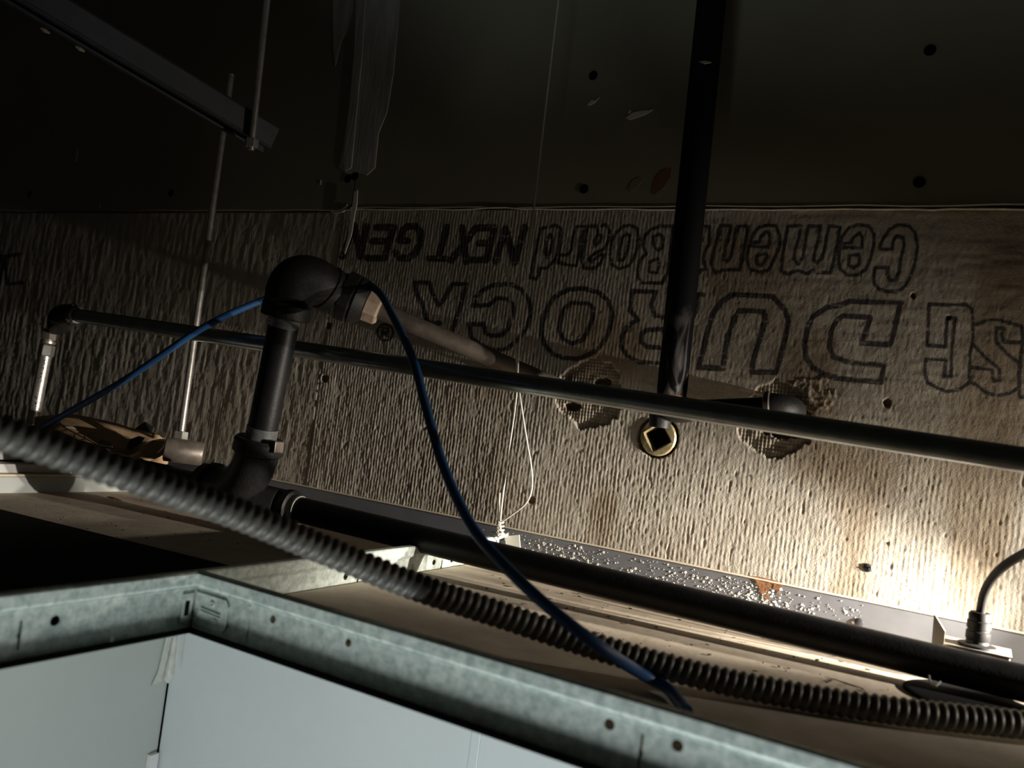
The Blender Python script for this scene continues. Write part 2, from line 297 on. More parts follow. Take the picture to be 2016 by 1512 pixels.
def cement_board(name, x0, x1, dx, z0, z1, dz, back=0.0):
    xs = np.arange(x0, x1 + dx * 0.5, dx); zs = np.arange(z0, z1 + dz * 0.5, dz)
    X, Z = np.meshgrid(xs, zs, indexing='ij'); nx, nz = X.shape
    PX, PY = proj(X, np.full_like(X, WALL), Z)
    warp = 0.0012 * vnoise(X / 0.018, Z / 0.03, 3) + 0.0008 * vnoise(X / 0.005, Z / 0.011, 4)
    th = (0.5 + 0.5 * np.cos(2 * np.pi * (X + warp) / 0.0043)) ** 1.2
    rough_left = sstep(-0.62, -0.95, X)
    smooth_tr = sstep(-0.42, -0.15, X) * sstep(-0.05, 0.06, Z)
    ridge = np.clip(0.40 + 0.65 * vnoise(X / 0.009, Z / 0.022, 5) + 0.75 * (vnoise(X / 0.004, Z / 0.008, 25) - 0.5), 0, 1.25) * (1 - 0.85 * smooth_tr) * (1 - 0.45 * rough_left)
    h = 0.00030 * th * ridge * (1 - 0.30 * sstep(-0.55, -0.1, X)) * (1 + 0.5 * sstep(-0.6, -0.9, X))
    h += 0.00020 * (vnoise(X / 0.0028, Z / 0.006, 6) - 0.5) + 0.00022 * (vnoise(X / 0.0018, Z / 0.0026, 26) - 0.5) + 0.00034 * (0.3 + 1.6 * rough_left) * (vnoise(X / 0.006, Z / 0.026, 7) - 0.5)
    h += 0.0007 * (vnoise(X / 0.06, Z / 0.07, 8) - 0.5)
    h += smooth_tr * (0.00045 * (vnoise(X / 0.03, Z / 0.0045, 9) - 0.5) + 0.0004 * (vnoise(X / 0.011, Z / 0.008, 10) - 0.5))
    pit = vnoise(X / 0.0045, Z / 0.009, 12); h -= 0.0005 * sstep(0.88, 0.98, pit) * (1 - 0.6 * smooth_tr)
    stain = 0.55 * sstep(0.52, 0.8, vnoise(X / 0.05, Z / 0.09, 13)) * sstep(-0.7, -0.3, X)
    inkv = np.zeros_like(X)
    for L, hw in INK:
        for (ax, ay), (bx, by) in zip(L[:-1], L[1:]):
            k = (PX > min(ax, bx) - hw - 2) & (PX < max(ax, bx) + hw + 2) & (PY > min(ay, by) - hw - 2) & (PY < max(ay, by) + hw + 2)
            if not k.any(): continue
            qx, qy = PX[k], PY[k]; ex, ey = bx - ax, by - ay; q = ex * ex + ey * ey + 1e-9
            t = np.clip(((qx - ax) * ex + (qy - ay) * ey) / q, 0, 1)
            d = np.hypot(qx - ax - t * ex, qy - ay - t * ey)
            inkv[k] = np.maximum(inkv[k], 1 - sstep(hw - 0.7, hw + 0.9, d + 1.6 * (vnoise(X[k] / 0.02, Z[k] / 0.0016, 15) - 0.5)))
    wear = vnoise(X / 0.02, Z / 0.0014, 16) * 0.6 + vnoise(X / 0.003, Z / 0.003, 17) * 0.4
    inkv *= 0.92 - 0.5 * sstep(0.68, 0.85, wear)
    # broken-out patches around the pipe holes: scrim showing, ragged rim
    for poly in (RAG1, RAG2):
        jx = PX + 10 * (vnoise(X / 0.006, Z / 0.006, 18) - 0.5); jy = PY + 10 * (vnoise(X / 0.006, Z / 0.006, 19) - 0.5)
        k = inpoly(jx, jy, poly)
        h[k] = -0.0035 + 0.0008 * (0.5 + 0.5 * np.cos(2 * np.pi * X[k] / 0.0036)) + 0.0008 * (0.5 + 0.5 * np.cos(2 * np.pi * Z[k] / 0.0036)) + 0.0016 * (vnoise(X[k] / 0.007, Z[k] / 0.007, 20) - 0.5)
        inkv[k] = 0; stain[k] = np.maximum(stain[k], 0.25)
    for cx, cy, rx, ry in HOLES:
        k = ((PX - cx) / rx) ** 2 + ((PY - cy) / ry) ** 2 + 0.5 * (vnoise(X / 0.004, Z / 0.004, 21) - 0.5) < 1
        h[k] = -0.013; stain[k] = 0.9
    k = np.hypot(PX - 1295, PY - 860) < 41; h[k] = -0.013; stain[k] = 0.8
    # clumps of mortar by the elbow
    k = (np.hypot((PX - 1600) / 45, (PY - 775) / 38) < 1); h[k] += 0.0009 * sstep(0.45, 0.75, vnoise(X[k] / 0.003, Z[k] / 0.003, 22))
    # a few fastener holes
    for cx, cy, r in ((1747,793,8),(1047,985,7),(640,745,7),(648,640,6),(1867,625,4),(1798,582,5)):
        k = np.hypot(PX - cx, PY - cy) < r; h[k] = -0.004; stain[k] = 0.9
    # worn gouge line low on the right
    k = np.abs(PY - (1062 + (PX - 1700) * 0.17)) < 3; k &= (PX > 1750) & (PX < 1990); h[k] += 0.0006
    Y = WALL + back - h
    co = np.stack([X, Y, Z], -1).reshape(-1, 3).astype(np.float32)
    idx = np.arange(nx * nz).reshape(nx, nz)
    q = np.stack([idx[:-1, :-1], idx[1:, :-1], idx[1:, 1:], idx[:-1, 1:]], -1).reshape(-1, 4).astype(np.int32)
    # solid rim so that the board has its real thickness
    ring = np.concatenate([idx[:, 0], idx[-1, 1:], idx[-2::-1, -1], idx[0, -2:0:-1]])
    rimv = co[ring].copy(); rimv[:, 1] = WALL + 0.0125
    bi = np.arange(len(ring)) + len(co); rn = np.roll(ring, -1); bn = np.roll(bi, -1)
    rim = np.stack([ring, bi, bn, rn], -1).astype(np.int32)
    co = np.concatenate([co, rimv]); q = np.concatenate([q, rim])
    me = bpy.data.meshes.new(name)
    me.vertices.add(len(co)); me.vertices.foreach_set('co', co.ravel())
    me.loops.add(q.size); me.loops.foreach_set('vertex_index', q.ravel())
    me.polygons.add(len(q)); me.polygons.foreach_set('loop_start', np.arange(0, q.size, 4, dtype=np.int32))
    me.polygons.foreach_set('use_smooth', np.ones(len(q), bool))
    me.update(calc_edges=True)
    pad = np.zeros(len(rimv))
    for an, arr in (('ink', inkv), ('stain', stain)):
        A = me.attributes.new(an, 'FLOAT', 'POINT'); A.data.foreach_set('value', np.concatenate([arr.ravel(), pad]).astype(np.float32))
    return link(name, me, 'cement', wall)
cb2 = cement_board('cement_board', SEAM_X + 0.0009, 0.60, 0.00085, FLANGE + 0.004, JOINT - 0.001, 0.0013)
cb1 = cement_board('cement_board', -1.80, SEAM_X - 0.0009, 0.0016, FLANGE + 0.004, JOINT - 0.003, 0.0022, back=0.0004)
cb2['label'] = 'cement board with upside-down printed lettering'

# gypsum boards above, proud of the cement board
for (x0, x1, z0) in ((-2.3, SEAM_TOP - 0.001, JOINT - 0.001), (SEAM_TOP + 0.001, 0.8, JOINT + 0.002)):
    bm = bmesh.new(); n = 40
    bot = []
    for i in range(n + 1):
        x = x0 + (x1 - x0) * i / n
        bot.append((x, z0 + 0.0012 * math.sin(i * 1.7) * random.random()))
    prism(bm, [(x, WALL - 0.0045, z) for x, z in bot] + [(x1, WALL - 0.0045, 1.15), (x0, WALL - 0.0045, 1.15)], (0, 0.017, 0))
    fin('gypsum_board', bm, 'gypsum', wall)
# chewed paper edge along the joint
bm = bmesh.new()
e = [py(680 + i * 35, 412 - (3 if i in (8, 9) else 0), WALL - 0.0052) for i in range(42)]
sweep(bm, [p + V((0, 0, 0.0006 * random.uniform(-1, 1))) for p in e], 0.0011, 6)
fin('torn_paper_edge', bm, 'gypsum_core', wall)
def flat(name, pts, Y, thick, material, parent=wall):
    bm = bmesh.new(); prism(bm, [py(x, y, Y) for x, y in pts], (0, thick, 0)); return fin(name, bm, material, parent)
# taped joint with dragged compound
Yd = WALL - 0.0045
flat('joint_tape', [(720,-700),(850,-700),(806,-200),(790,-40),(782,60),(775,140),(762,220),(745,262),(738,330),(722,345),(700,338),(684,342),(668,330),(676,290),(684,230),(694,150),(702,70),(706,-40)], Yd - 0.0006, 0.0007, 'compound')
flat('joint_tape', [(735,-600),(760,-600),(722,-40),(712,120),(702,220),(692,330),(680,336),(676,318),(686,230),(698,90),(703,-40)], Yd - 0.0011, 0.0008, 'compound')
flat('compound_smear', [(655,-30),(698,-30),(694,20),(684,60),(672,80),(660,130),(656,90)], Yd - 0.0003, 0.0004, 'compound')
for pts in ([(1156,206),(1164,197),(1172,198),(1180,192),(1170,203),(1160,208)], [(1232,232),(1245,222),(1262,218),(1286,216),(1270,226),(1240,236)], [(149,316),(152,293),(154,294),(151,318)],
            [(195,408),(198,401),(199,402),(197,409)], [(629,364),(631,354),(632,355),(631,364)], [(1236,222),(1240,216),(1242,218),(1239,224)]):
    flat('scratch', pts, Yd - 0.0004, 0.0006, 'paper')
flat('smudge', [(1283,378),(1290,350),(1305,333),(1322,331),(1320,350),(1304,372),(1288,384)], Yd - 0.0002, 0.0004, 'stain')
flat('smudge', [(1236,372),(1244,356),(1258,348),(1264,356),(1254,370),(1242,378)], Yd - 0.0002, 0.0004, 'smudge')
flat('paper_strip', [(697,378),(704,374),(703,400),(697,430),(692,462),(679,500),(677,497),(686,460),(692,420)], Yd - 0.003, 0.0008, 'paper')
flat('paper_strip', [(650,416),(672,412),(684,402),(682,412),(674,418),(655,420)], Yd - 0.001, 0.0012, 'paper')
# screws in the gypsum board
for cx, cy in ((1831,99),(1810,359),(1168,149),(1150,372),(685,352),(699,347),(58,382),(337,380)):
    bm = bmesh.new(); p = py(cx, cy, Yd - 0.0002); r = 0.0042 if cx > 900 else 0.0045
    lathe(bm, p, (0, 1, 0), [(-0.0003, r + 0.0012), (0.0, r + 0.0003), (0.0005, r), (0.0008, r * 0.4)], 14)
    fin('drywall_screw', bm, 'black', wall, True)
for cx, cy in ((1708, 1118),):
    p = py(cx, cy, WALL - 0.0001); sc = bmesh.new()
    lathe(sc, p, (0, -1, 0), [(-0.002, 0.0030), (0.0004, 0.0040), (0.0011, 0.0034), (0.0014, 0.0015)], 18); so = fin('cement_board_screw', sc, 'screw', wall, True)
    bm = bmesh.new()
    for a in (0.4, 0.4 + math.pi / 2):
        d = V((math.cos(a), 0, math.sin(a))) * 0.0028; s2 = V((-math.sin(a), 0, math.cos(a))) * 0.0005; q = p + V((0, -0.0014, 0))
        prism(bm, [q - d - s2, q + d - s2, q + d + s2, q - d + s2], (0, -0.0003, 0))
    fin('cross_slot', bm, 'black', so)

# white wall panels of the room below
SEAM_W = py(945, 1400, WALL - 0.004).x
for a, b in ((LEFT - 0.01, SEAM_W - 0.001), (SEAM_W + 0.001, 0.9)):
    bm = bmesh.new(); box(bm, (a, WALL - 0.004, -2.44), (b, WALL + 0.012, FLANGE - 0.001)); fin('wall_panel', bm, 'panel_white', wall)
bm = bmesh.new(); box(bm, (SEAM_W - 0.006, WALL - 0.0062, -2.44), (SEAM_W + 0.006, WALL - 0.004, FLANGE - 0.001)); bevel(fin('panel_joint_strip', bm, 'panel_white', wall), 0.001)

# left wall: white face rising a little above the tiles, board edges stepping back on top
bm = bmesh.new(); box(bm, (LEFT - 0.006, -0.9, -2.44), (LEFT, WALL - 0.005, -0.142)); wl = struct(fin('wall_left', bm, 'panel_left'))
for k, (x0, z0, z1, y1, mt) in enumerate(((0.000, -0.1418, -0.1388, 0.82, 'cream'), (0.010, -0.1388, -0.1285, 0.76, 'wallcap'), (0.028, -0.1262, -0.1110, 0.72, 'wallcap'))):
    bm = bmesh.new(); box(bm, (LEFT - x0 - 0.30, -0.9, z0), (LEFT - x0, y1, z1)); bevel(fin('board_edge', bm, mt, wl), 0.0012)
# caulk in the corner of the room below
def corner(y): return V((LEFT + 0.002, WALL - 0.006, 0)) + V((0, 0, py(435, y, WALL).z))
bm = bmesh.new(); sweep(bm, [corner(1215) , corner(1280), corner(1330), corner(1352), corner(1370), corner(1380)], [0.004, 0.004, 0.006, 0.0085, 0.0085, 0.003], 10)
fin('caulk_bead', bm, 'caulk', wl, True)
bm = bmesh.new(); prism(bm, [corner(1235) + V((0, -0.012, 0)), corner(1250) + V((0.001, -0.004, 0)), corner(1372) + V((0.0, -0.012, 0)), corner(1378) + V((0, -0.028, 0)), corner(1350) + V((0, -0.02, 0))], (0.0012, 0, 0)); fin('caulk_smear', bm, 'caulk', wl)
bm = bmesh.new(); sweep(bm, [corner(1200) + V((0.02, 0, 0)), corner(1260) + V((0.021, -0.003, 0)), corner(1340) + V((0.0215, -0.002, 0))], 0.0006, 6); fin('caulk_thread', bm, 'caulk', wl)
bm = bmesh.new(); box(bm, (LEFT + 0.0005, WALL - 0.022, -0.56), (LEFT + 0.007, WALL - 0.008, -0.522)); fin('corner_clip', bm, 'wallcap', wl)
bm = bmesh.new(); box(bm, (LEFT + 0.0002, WALL - 0.0062, -2.4), (LEFT + 0.0016, WALL - 0.0038, -0.30)); fin('corner_gap', bm, 'black', wl)
bm = bmesh.new(); box(bm, (-2.4, -2.5, -2.47), (0.9, WALL, -2.45)); struct(fin('floor', bm, 'floor'))

# dark wall angle along the foot of the cement board
ang = bmesh.new(); zt = py(1000, 1039.4, WALL - 0.002).z
box(ang, (-1.80, WALL - 0.0022, FLANGE), (0.85, WALL - 0.0009, zt)); box(ang, (LEFT + 0.001, WALL - 0.024, FLANGE), (0.85, WALL - 0.0022, FLANGE + 0.0012))
tr = struct(fin('trim_1', ang, 'strip')); tr['label'] = 'dark grey wall angle with white specks and rust'
bm = bmesh.new(); box(bm, (-1.80, WALL - 0.0035, zt - 0.0002), (0.85, WALL - 0.0008, zt + 0.0012)); fin('angle_lip', bm, 'cream', tr)
bm = bmesh.new(); Ys = WALL - 0.0024
for i in range(900):
    t = random.random()
    x = random.choice((random.gauss(1110, 45), random.gauss(1320, 110), random.gauss(1480, 50), random.uniform(1010, 1700)))
    yt = 957 + 0.206 * (x - 600); y = yt + 6 + (62 if x < 1500 else 40) * random.random() ** (0.8)
    r = 0.0003 + 0.0014 * random.random() ** 4
    lathe(bm, py(x, y, Ys), (0, -1, 0), [(-0.0003, r), (0.0003, r * 0.8)], 6)
o = fin('mineral_speck', bm, 'speck', tr); o['kind'] = 'stuff'
for pts in ([(1486,1140),(1498,1142),(1512,1146),(1520,1152),(1514,1160),(1504,1170),(1498,1168),(1494,1154)], [(1470,1133),(1492,1135),(1520,1141),(1548,1150),(1540,1154),(1500,1144)], [(1524,1150),(1540,1155),(1530,1162),(1522,1160)], [(1506,1172),(1512,1170),(1516,1178),(1508,1182)], [(1530,1164),(1536,1162),(1534,1172)]):
    bm = bmesh.new(); prism(bm, [py(x, y, Ys - 0.0002) for x, y in pts], (0, -0.0005, 0)); fin('rust_patch', bm, 'rust', tr)
bm = bmesh.new(); lathe(bm, py(1691, 1226, WALL - 0.0022), (0, -1, 0), [(0, 0.0042), (0.0012, 0.0038), (0.002, 0.002)], 16); fin('angle_screw', bm, 'screw', tr, True)

# ------------------------------------------------------------------ ceiling tiles and grid
def tile(name, lo, hi, label):
    bm = bmesh.new(); box(bm, (lo[0], lo[1], FLANGE + 0.0013), (hi[0], hi[1], TILE)); o = bevel(fin(name, bm, 'tile'), 0.0015)
    return tag(o, label, 'ceiling tile')
tile('ceiling_tile', (TEE_X + 0.003, TEE_Y + 0.003, 0), (0.75, WALL - 0.004, 0), 'brown-backed ceiling tile with crumbs between near rail and wall')
tile('ceiling_tile', (LEFT + 0.001, -0.6, 0), (TEE_X - 0.003, WALL - 0.004, 0), 'brown-backed ceiling tile at far left beside the white wall')
# added black sheet standing in for the pipe's shadow on the left tile
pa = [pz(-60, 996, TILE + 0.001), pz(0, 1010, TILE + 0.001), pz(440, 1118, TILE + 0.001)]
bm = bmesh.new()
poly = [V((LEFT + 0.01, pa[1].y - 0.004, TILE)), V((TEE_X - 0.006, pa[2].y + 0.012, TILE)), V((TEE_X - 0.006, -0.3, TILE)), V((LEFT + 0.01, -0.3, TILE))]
prism(bm, poly, (0, 0, 0.003)); tag(fin('shade_panel', bm, 'black'), 'flat matt black sheet standing in for shade on the left tile behind the rail', 'panel')

def tee(name, origin, d, n, length, holes, slots, label, flange=0.0095, ext=0.0):
    """inverted tee rail: origin on the web foot, d along, n towards the open side"""
    T = thing(name, label, 'ceiling rail', 'steel ceiling grid rails')
    o, d, n = V(origin), V(d), V(n); up = V((0, 0, 1)); H = BULB - FLANGE; wz = H - 0.010
    P = lambda s, h, t=0.0: o + d * s + up * h + n * t
    bm = bmesh.new()
    loops = [[(0, 0), (length, 0), (length, wz + 0.002), (0, wz + 0.002)]]
    for s, h, r in holes: loops.append([(s + r * math.cos(k * math.pi / 8), h + r * math.sin(k * math.pi / 8)) for k in range(16)])
    for s, h, hw, hh in slots: loops.append([(s - hw, h - hh), (s + hw * 0.6, h - hh), (s + hw, h - 0.002), (s + hw * 2.2, h), (s + hw, h + 0.002), (s + hw, h + hh), (s - hw * 0.6, h + hh), (s - hw, h)])
    ed = []
    for L in loops:
        vs = [bm.verts.new(P(a, b, 0.0004)) for a, b in L]
        for i in range(len(vs)): ed.append(bm.edges.new((vs[i], vs[(i + 1) % len(vs)])))
    bmesh.ops.triangle_fill(bm, edges=ed, use_beauty=True, use_dissolve=False)
    wo = fin('web', bm, 'galv', T); sm = wo.modifiers.new('solid', 'SOLIDIFY'); sm.thickness = 0.0008; sm.offset = 0
    bm = bmesh.new()
    prism(bm, [P(0, wz, -0.0032), P(0, wz, 0.0032), P(0, wz + 0.002, 0.0040), P(0, H - 0.0012, 0.0040), P(0, H, 0.0030), P(0, H, -0.0030), P(0, H - 0.0012, -0.0040), P(0, wz + 0.002, -0.0040)], d * length)
    fin('bulb', bm, 'galv', T)
    bm = bmesh.new(); prism(bm, [P(0, 0, -flange), P(0, 0, flange), P(0, 0.0008, flange), P(0, 0.0008, -flange)], d * length)
    fin('flange', bm, 'black', T)
    bm = bmesh.new(); sweep(bm, [P(0.03, wz - 0.0012, 0.0009), P(length, wz - 0.0012, 0.0009)], 0.0006, 6); fin('stitch_line', bm, 'galv', T)
    return T, P
def sh_main(x, y): p = px_(x, y, TEE_X + 0.0005); return (WALL - 0.01 - p.y, p.z - FLANGE)
def sh_cross(x, y): p = py(x, y, TEE_Y - 0.0005); return (p.x - TEE_X - 0.002, p.z - FLANGE)
mh = [(*sh_main(108, 1222), 0.0032), (*sh_main(415, 1174), 0.0030), (*sh_main(387, 1221), 0.0030), (*sh_main(680, 1135), 0.0030), (*sh_main(854, 1107), 0.0028), (*sh_main(889, 1102), 0.0028)]
ms = [(*sh_main(38, 1250), 0.0008, 0.0085), (*sh_main(705, 1135), 0.0008, 0.008), (*sh_main(812, 1114), 0.0008, 0.008), (*sh_main(870, 1104), 0.0008, 0.008)]
ms = [(s, 0.0145, a, b) for s, h, a, b in ms]; mh = [(s, min(max(h, 0.006), 0.024), r) for s, h, r in mh]
mt, MP = tee('grid_rail', (TEE_X, WALL - 0.01, FLANGE), (0, -1, 0), (1, 0, 0), 1.35, mh, ms, 'galvanised ceiling rail running away along the left to the wall')
ch = [(*sh_cross(539, 1208), 0.0026), (*sh_cross(688, 1249), 0.0026), (*sh_cross(1205, 1388), 0.0030), (*sh_cross(1339, 1427), 0.0030)]
cs = [(*sh_cross(1268, 1425), 0.0008, 0.0095)]
ch = [(s, min(max(h, 0.006), 0.023), r) for s, h, r in ch]; cs = [(s, 0.014, a, b) for s, h, a, b in cs]
ct, CP = tee('grid_rail', (TEE_X + 0.002, TEE_Y, FLANGE), (1, 0, 0), (0, -1, 0), 1.22, ch, cs, 'near galvanised ceiling rail crossing the foreground to lower right')
# end clip where the cross rail meets the main rail
bm = bmesh.new(); prism(bm, [CP(0.001, 0.004, 0.0012), CP(0.030, 0.004, 0.0012), CP(0.033, 0.008, 0.0012), CP(0.033, 0.022, 0.0012), CP(0.030, 0.026, 0.0012), CP(0.001, 0.026, 0.0012)], (0, -0.0009, 0)); ec = fin('end_clip', bm, 'galv', ct)
bm = bmesh.new(); prism(bm, [CP(0.050, 0.003, 0.0009), CP(0.052, 0.003, 0.0009), CP(0.052, 0.027, 0.0009), CP(0.050, 0.027, 0.0009)], (0, -0.0005, 0)); fin('end_step', bm, 'galv', ct)
for s, h in ((0.018, 0.021), (0.022, 0.010)):
    bm = bmesh.new(); lathe(bm, CP(s, h, 0.0020), (0, -1, 0), [(0, 0.0022), (0.0008, 0.0019), (0.001, 0.0011), (0.0002, 0.0010)], 14); fin('rivet', bm, 'galv', ec, True)
for h in (0.0155, 0.0135):
    bm = bmesh.new(); sweep(bm, [CP(0.008, h + 0.001, 0.0024), CP(0.027, h, 0.0024)], 0.0006, 6); fin('rib', bm, 'galv', ec)
bm = bmesh.new(); prism(bm, [V((TEE_X + 0.0010, TEE_Y - 0.012, FLANGE + 0.006)), V((TEE_X + 0.0010, TEE_Y - 0.003, FLANGE + 0.006)), V((TEE_X + 0.0010, TEE_Y - 0.003, FLANGE + 0.025)), V((TEE_X + 0.0010, TEE_Y - 0.012, FLANGE + 0.025))], (0.0012, 0, 0)); tb = fin('clip_tab', bm, 'galv', ct)
bm = bmesh.new(); box(bm, (TEE_X + 0.0022, TEE_Y - 0.0095, FLANGE + 0.010), (TEE_X + 0.0025, TEE_Y - 0.006, FLANGE + 0.020)); fin('tab_slot', bm, 'black', tb)

# crumbs on the tile
bm = bmesh.new()
for i in range(170):
    x = random.uniform(950, 1750); y0 = 1105 + (x - 950) * 0.235; y = y0 + random.random() ** 1.6 * 120
    p = pz(x, y, TILE + 0.0004)
    if p.y > WALL - 0.03 or p.y < TEE_Y + 0.02 or p.x < TEE_X + 0.02: continue
    r = random.uniform(0.0004, 0.0022); a = random.random() * 6.28; d = V((math.cos(a), math.sin(a), 0)); s2 = V((-d.y, d.x, 0))
    k = random.uniform(0.2, 0.6); prism(bm, [p - d * r, p + s2 * r * k, p + d * r, p - s2 * r * k], (0, 0, random.uniform(0.0004, 0.001)))
for i in range(40):
    p = pz(random.uniform(60, 600), random.uniform(985, 1080), TILE + 0.0004)
    if p.x > TEE_X - 0.02 or p.y > WALL - 0.03: continue
    r = random.uniform(0.0006, 0.002); prism(bm, [p + V((-r, 0, 0)), p + V((0, -r * 0.4, 0)), p + V((r, 0, 0)), p + V((0, r * 0.4, 0))], (0, 0, 0.0007))
o = tag(fin('plaster_crumbs', bm, 'debris'), 'scattered dark crumbs lying on the brown tile backs', 'debris'); o['kind'] = 'stuff'
bm = bmesh.new(); sweep(bm, [pz(212, 978, TILE + 0.001), pz(224, 981, TILE + 0.003), pz(240, 986, TILE + 0.001)], [0.0007, 0.0014, 0.0004], 6)
tag(fin('red_scrap', bm, 'rust'), 'tiny dark red scrap on tile below the white board edges', 'scrap')

# ------------------------------------------------------------------ heavy black gas line
G = thing('gas_line', 'heavy black iron gas line with elbows, nipple and union', 'pipe')
R34 = 0.0133
pR = py(2060, 1356, 0.742); pL = py(575, 1000, 0.69); pC = py(512, 986, 0.68)
ax = (pL - pR).normalized()
bm = bmesh.new(); lathe(bm, pR - ax * 0.25, ax, [(0, R34), ((pL - pR).length + 0.25, R34)], 32); fin('pipe', bm, 'black_pipe', G, True)
bm = bmesh.new(); lathe(bm, pL - ax * 0.010, ax, [(0, R34 + 0.0005), (0.0, R34 + 0.0012), (0.007, R34 + 0.0014), (0.009, R34 + 0.0003)], 28); fin('sealant_ring', bm, 'dope', G, True)
bm = bmesh.new(); lathe(bm, pL - ax * 0.002, ax, [(0, 0.0165), (0.001, 0.0185), (0.008, 0.0188), (0.010, 0.0172), (0.03, 0.0172), (0.046, 0.0172)], 28); fin('coupling', bm, 'fitting', G, True)
# lower elbow: from the run up into the nipple
KF = 1.17
def flathe(bm, p, d, prof, seg=28, **k): lathe(bm, p, d, [(h * KF, r * KF) for h, r in prof], seg, **k)
nb = py(512, 868, 0.655); nt_ = py(563, 618, 0.646)
e0 = py(418, 958, 0.668); ec_ = py(492, 980, 0.660)
up = (nt_ - nb).normalized()
bm = bmesh.new(); path = arc3(e0, ec_, nb - up * 0.004); sweep(bm, path, 0.0190 * KF, 24)
flathe(bm, e0, (path[1] - path[0]), [(-0.008, 0.0205), (-0.006, 0.0222), (0.004, 0.0222), (0.006, 0.0195)])
flathe(bm, nb - up * 0.014, up, [(0, 0.0195), (0.002, 0.0222), (0.012, 0.0222), (0.014, 0.0205)])
fin('elbow', bm, 'fitting', G, True)
bm = bmesh.new(); sweep(bm, [ec_.lerp(e0, 0.35), pC + ax * -0.02], 0.0168, 20); fin('branch', bm, 'fitting', G, True)
bm = bmesh.new(); q = nb - up * 0.004; box(bm, (q.x + 0.0205, q.y - 0.009, q.z - 0.005), (q.x + 0.0305, q.y + 0.004, q.z + 0.007)); bevel(fin('cast_lug', bm, 'steel_pipe', G), 0.001)
# nipple
bm = bmesh.new(); lathe(bm, nb, up, [(0, 0.0131 * KF), ((nt_ - nb).length, 0.0131 * KF)], 32); fin('nipple', bm, 'black_pipe', G, True)
for q, s in ((nb + up * 0.002, 1), (nt_ - up * 0.002, -1)):
    bm = bmesh.new(); flathe(bm, q, up * s, [(k * 0.0014 + j * 0.0007, 0.0134 + 0.0004 * j) for k in range(8) for j in (0, 1)]); fin('thread_band', bm, 'thread', G, True)
# upper elbow and union
u0 = nt_ + up * 0.007; u1 = py(652, 572, 0.700); uc = py(572, 516, 0.655)
bm = bmesh.new(); path = arc3(u0, uc, u1); sweep(bm, path, [(0.0195 + 0.0025 * math.sin(math.pi * i / 14)) * KF for i in range(15)], 24)
flathe(bm, u0, up, [(-0.010, 0.0185), (-0.009, 0.0212), (0.002, 0.0215), (0.004, 0.0195)])
d1 = (path[-1] - path[-2]).normalized(); flathe(bm, u1, d1, [(-0.007, 0.0195), (-0.005, 0.0215), (0.003, 0.0205), (0.004, 0.0165)])
fin('elbow', bm, 'fitting', G, True)
dg0 = py(668, 577, 0.710); dgw = py(1146, 781, WALL + 0.004)
dd = (dgw - dg0).normalized()
bm = bmesh.new(); lathe(bm, dg0 - dd * 0.014, dd, [(0, 0.0175), (0.014, 0.0180), (0.018, 0.0175)], 24); fin('close_nipple', bm, 'steel_pipe', G, True)
bm = bmesh.new(); lathe(bm, dg0 + dd * 0.003, dd, [(0, 0.0225), (0.002, 0.0290), (0.013, 0.0290), (0.015, 0.0255)], 8, rot=0.3)
lathe(bm, dg0 + dd * 0.017, dd, [(0, 0.0255), (0.003, 0.0265), (0.010, 0.0225), (0.014, 0.0190)], 24); fin('union_nut', bm, 'fitting', G, True, 25)
bm = bmesh.new(); lathe(bm, dg0 + dd * 0.030, dd, [(0, 0.0170), (0.002, 0.0182), (0.015, 0.0176), (0.017, 0.0160)], 8, rot=0.2); fin('union_end', bm, 'tan_tape', G)
bm = bmesh.new(); lathe(bm, dg0 + dd * 0.02, dd, [(0, 0.0095), ((dgw - dg0).length - 0.02, 0.0095)], 28); fin('steel_pipe', bm, 'steel_pipe', G, True)
# left run behind the armoured cable
lr = py(-80, 850, 0.69); dl = (lr - e0).normalized()
bm = bmesh.new(); lathe(bm, e0, dl, [(0, R34), ((lr - e0).length, R34)], 28); fin('pipe', bm, 'black_pipe', G, True)

# ------------------------------------------------------------------ slim dark conduit in front of the wall
T = thing('slim_pipe', 'slim dark pipe crossing the whole wall, sloping to lower right', 'pipe')
a0 = py(140, 619, 0.70); a1 = py(2040, 909, 0.675); td = (a1 - a0).normalized()
bm = bmesh.new(); lathe(bm, a0, td, [(0, 0.0088), ((a1 - a0).length + 0.75, 0.0088)], 28); fin('pipe', bm, 'grey_pipe', T, True)
el = py(118, 640, 0.705); sb = py(97, 668, 0.705)
bm = bmesh.new(); path = arc3(a0 + td * 0.006, py(104, 610, 0.705), el + V((0, 0, -0.006))); sweep(bm, path, 0.0128, 20)
lathe(bm, a0 + td * 0.008, td, [(-0.008, 0.0125), (-0.006, 0.0145), (0.002, 0.0145), (0.004, 0.010)], 24); fin('elbow', bm, 'fitting', T, True)
bm = bmesh.new(); lathe(bm, a0 + td * 0.010, td, [(0, 0.0112), (0.002, 0.0106), (0.004, 0.0095)], 24); fin('sealant_ring', bm, 'dope', T, True)
st = py(96, 666, 0.704); sbm = py(66, 822, 0.70); sd = (sbm - st).normalized()
bm = bmesh.new(); lathe(bm, st - sd * 0.012, sd, [(0, 0.0095), (0.014, 0.0095)], 6); fin('nut', bm, 'steel_pipe', T)
bm = bmesh.new(); lathe(bm, st, sd, [(0, 0.007), (0.003, 0.0074), (0.004, 0.0095), (0.007, 0.0095), (0.008, 0.008)], 20); fin('compression_ring', bm, 'zinc', T, True)
bm = bmesh.new(); lathe(bm, st + sd * 0.009, sd, [(0, 0.0088), (0.0015, 0.0098), (0.014, 0.0098), (0.0155, 0.0086)], 6, rot=0.5); fin('hex_nut', bm, 'zinc', T)
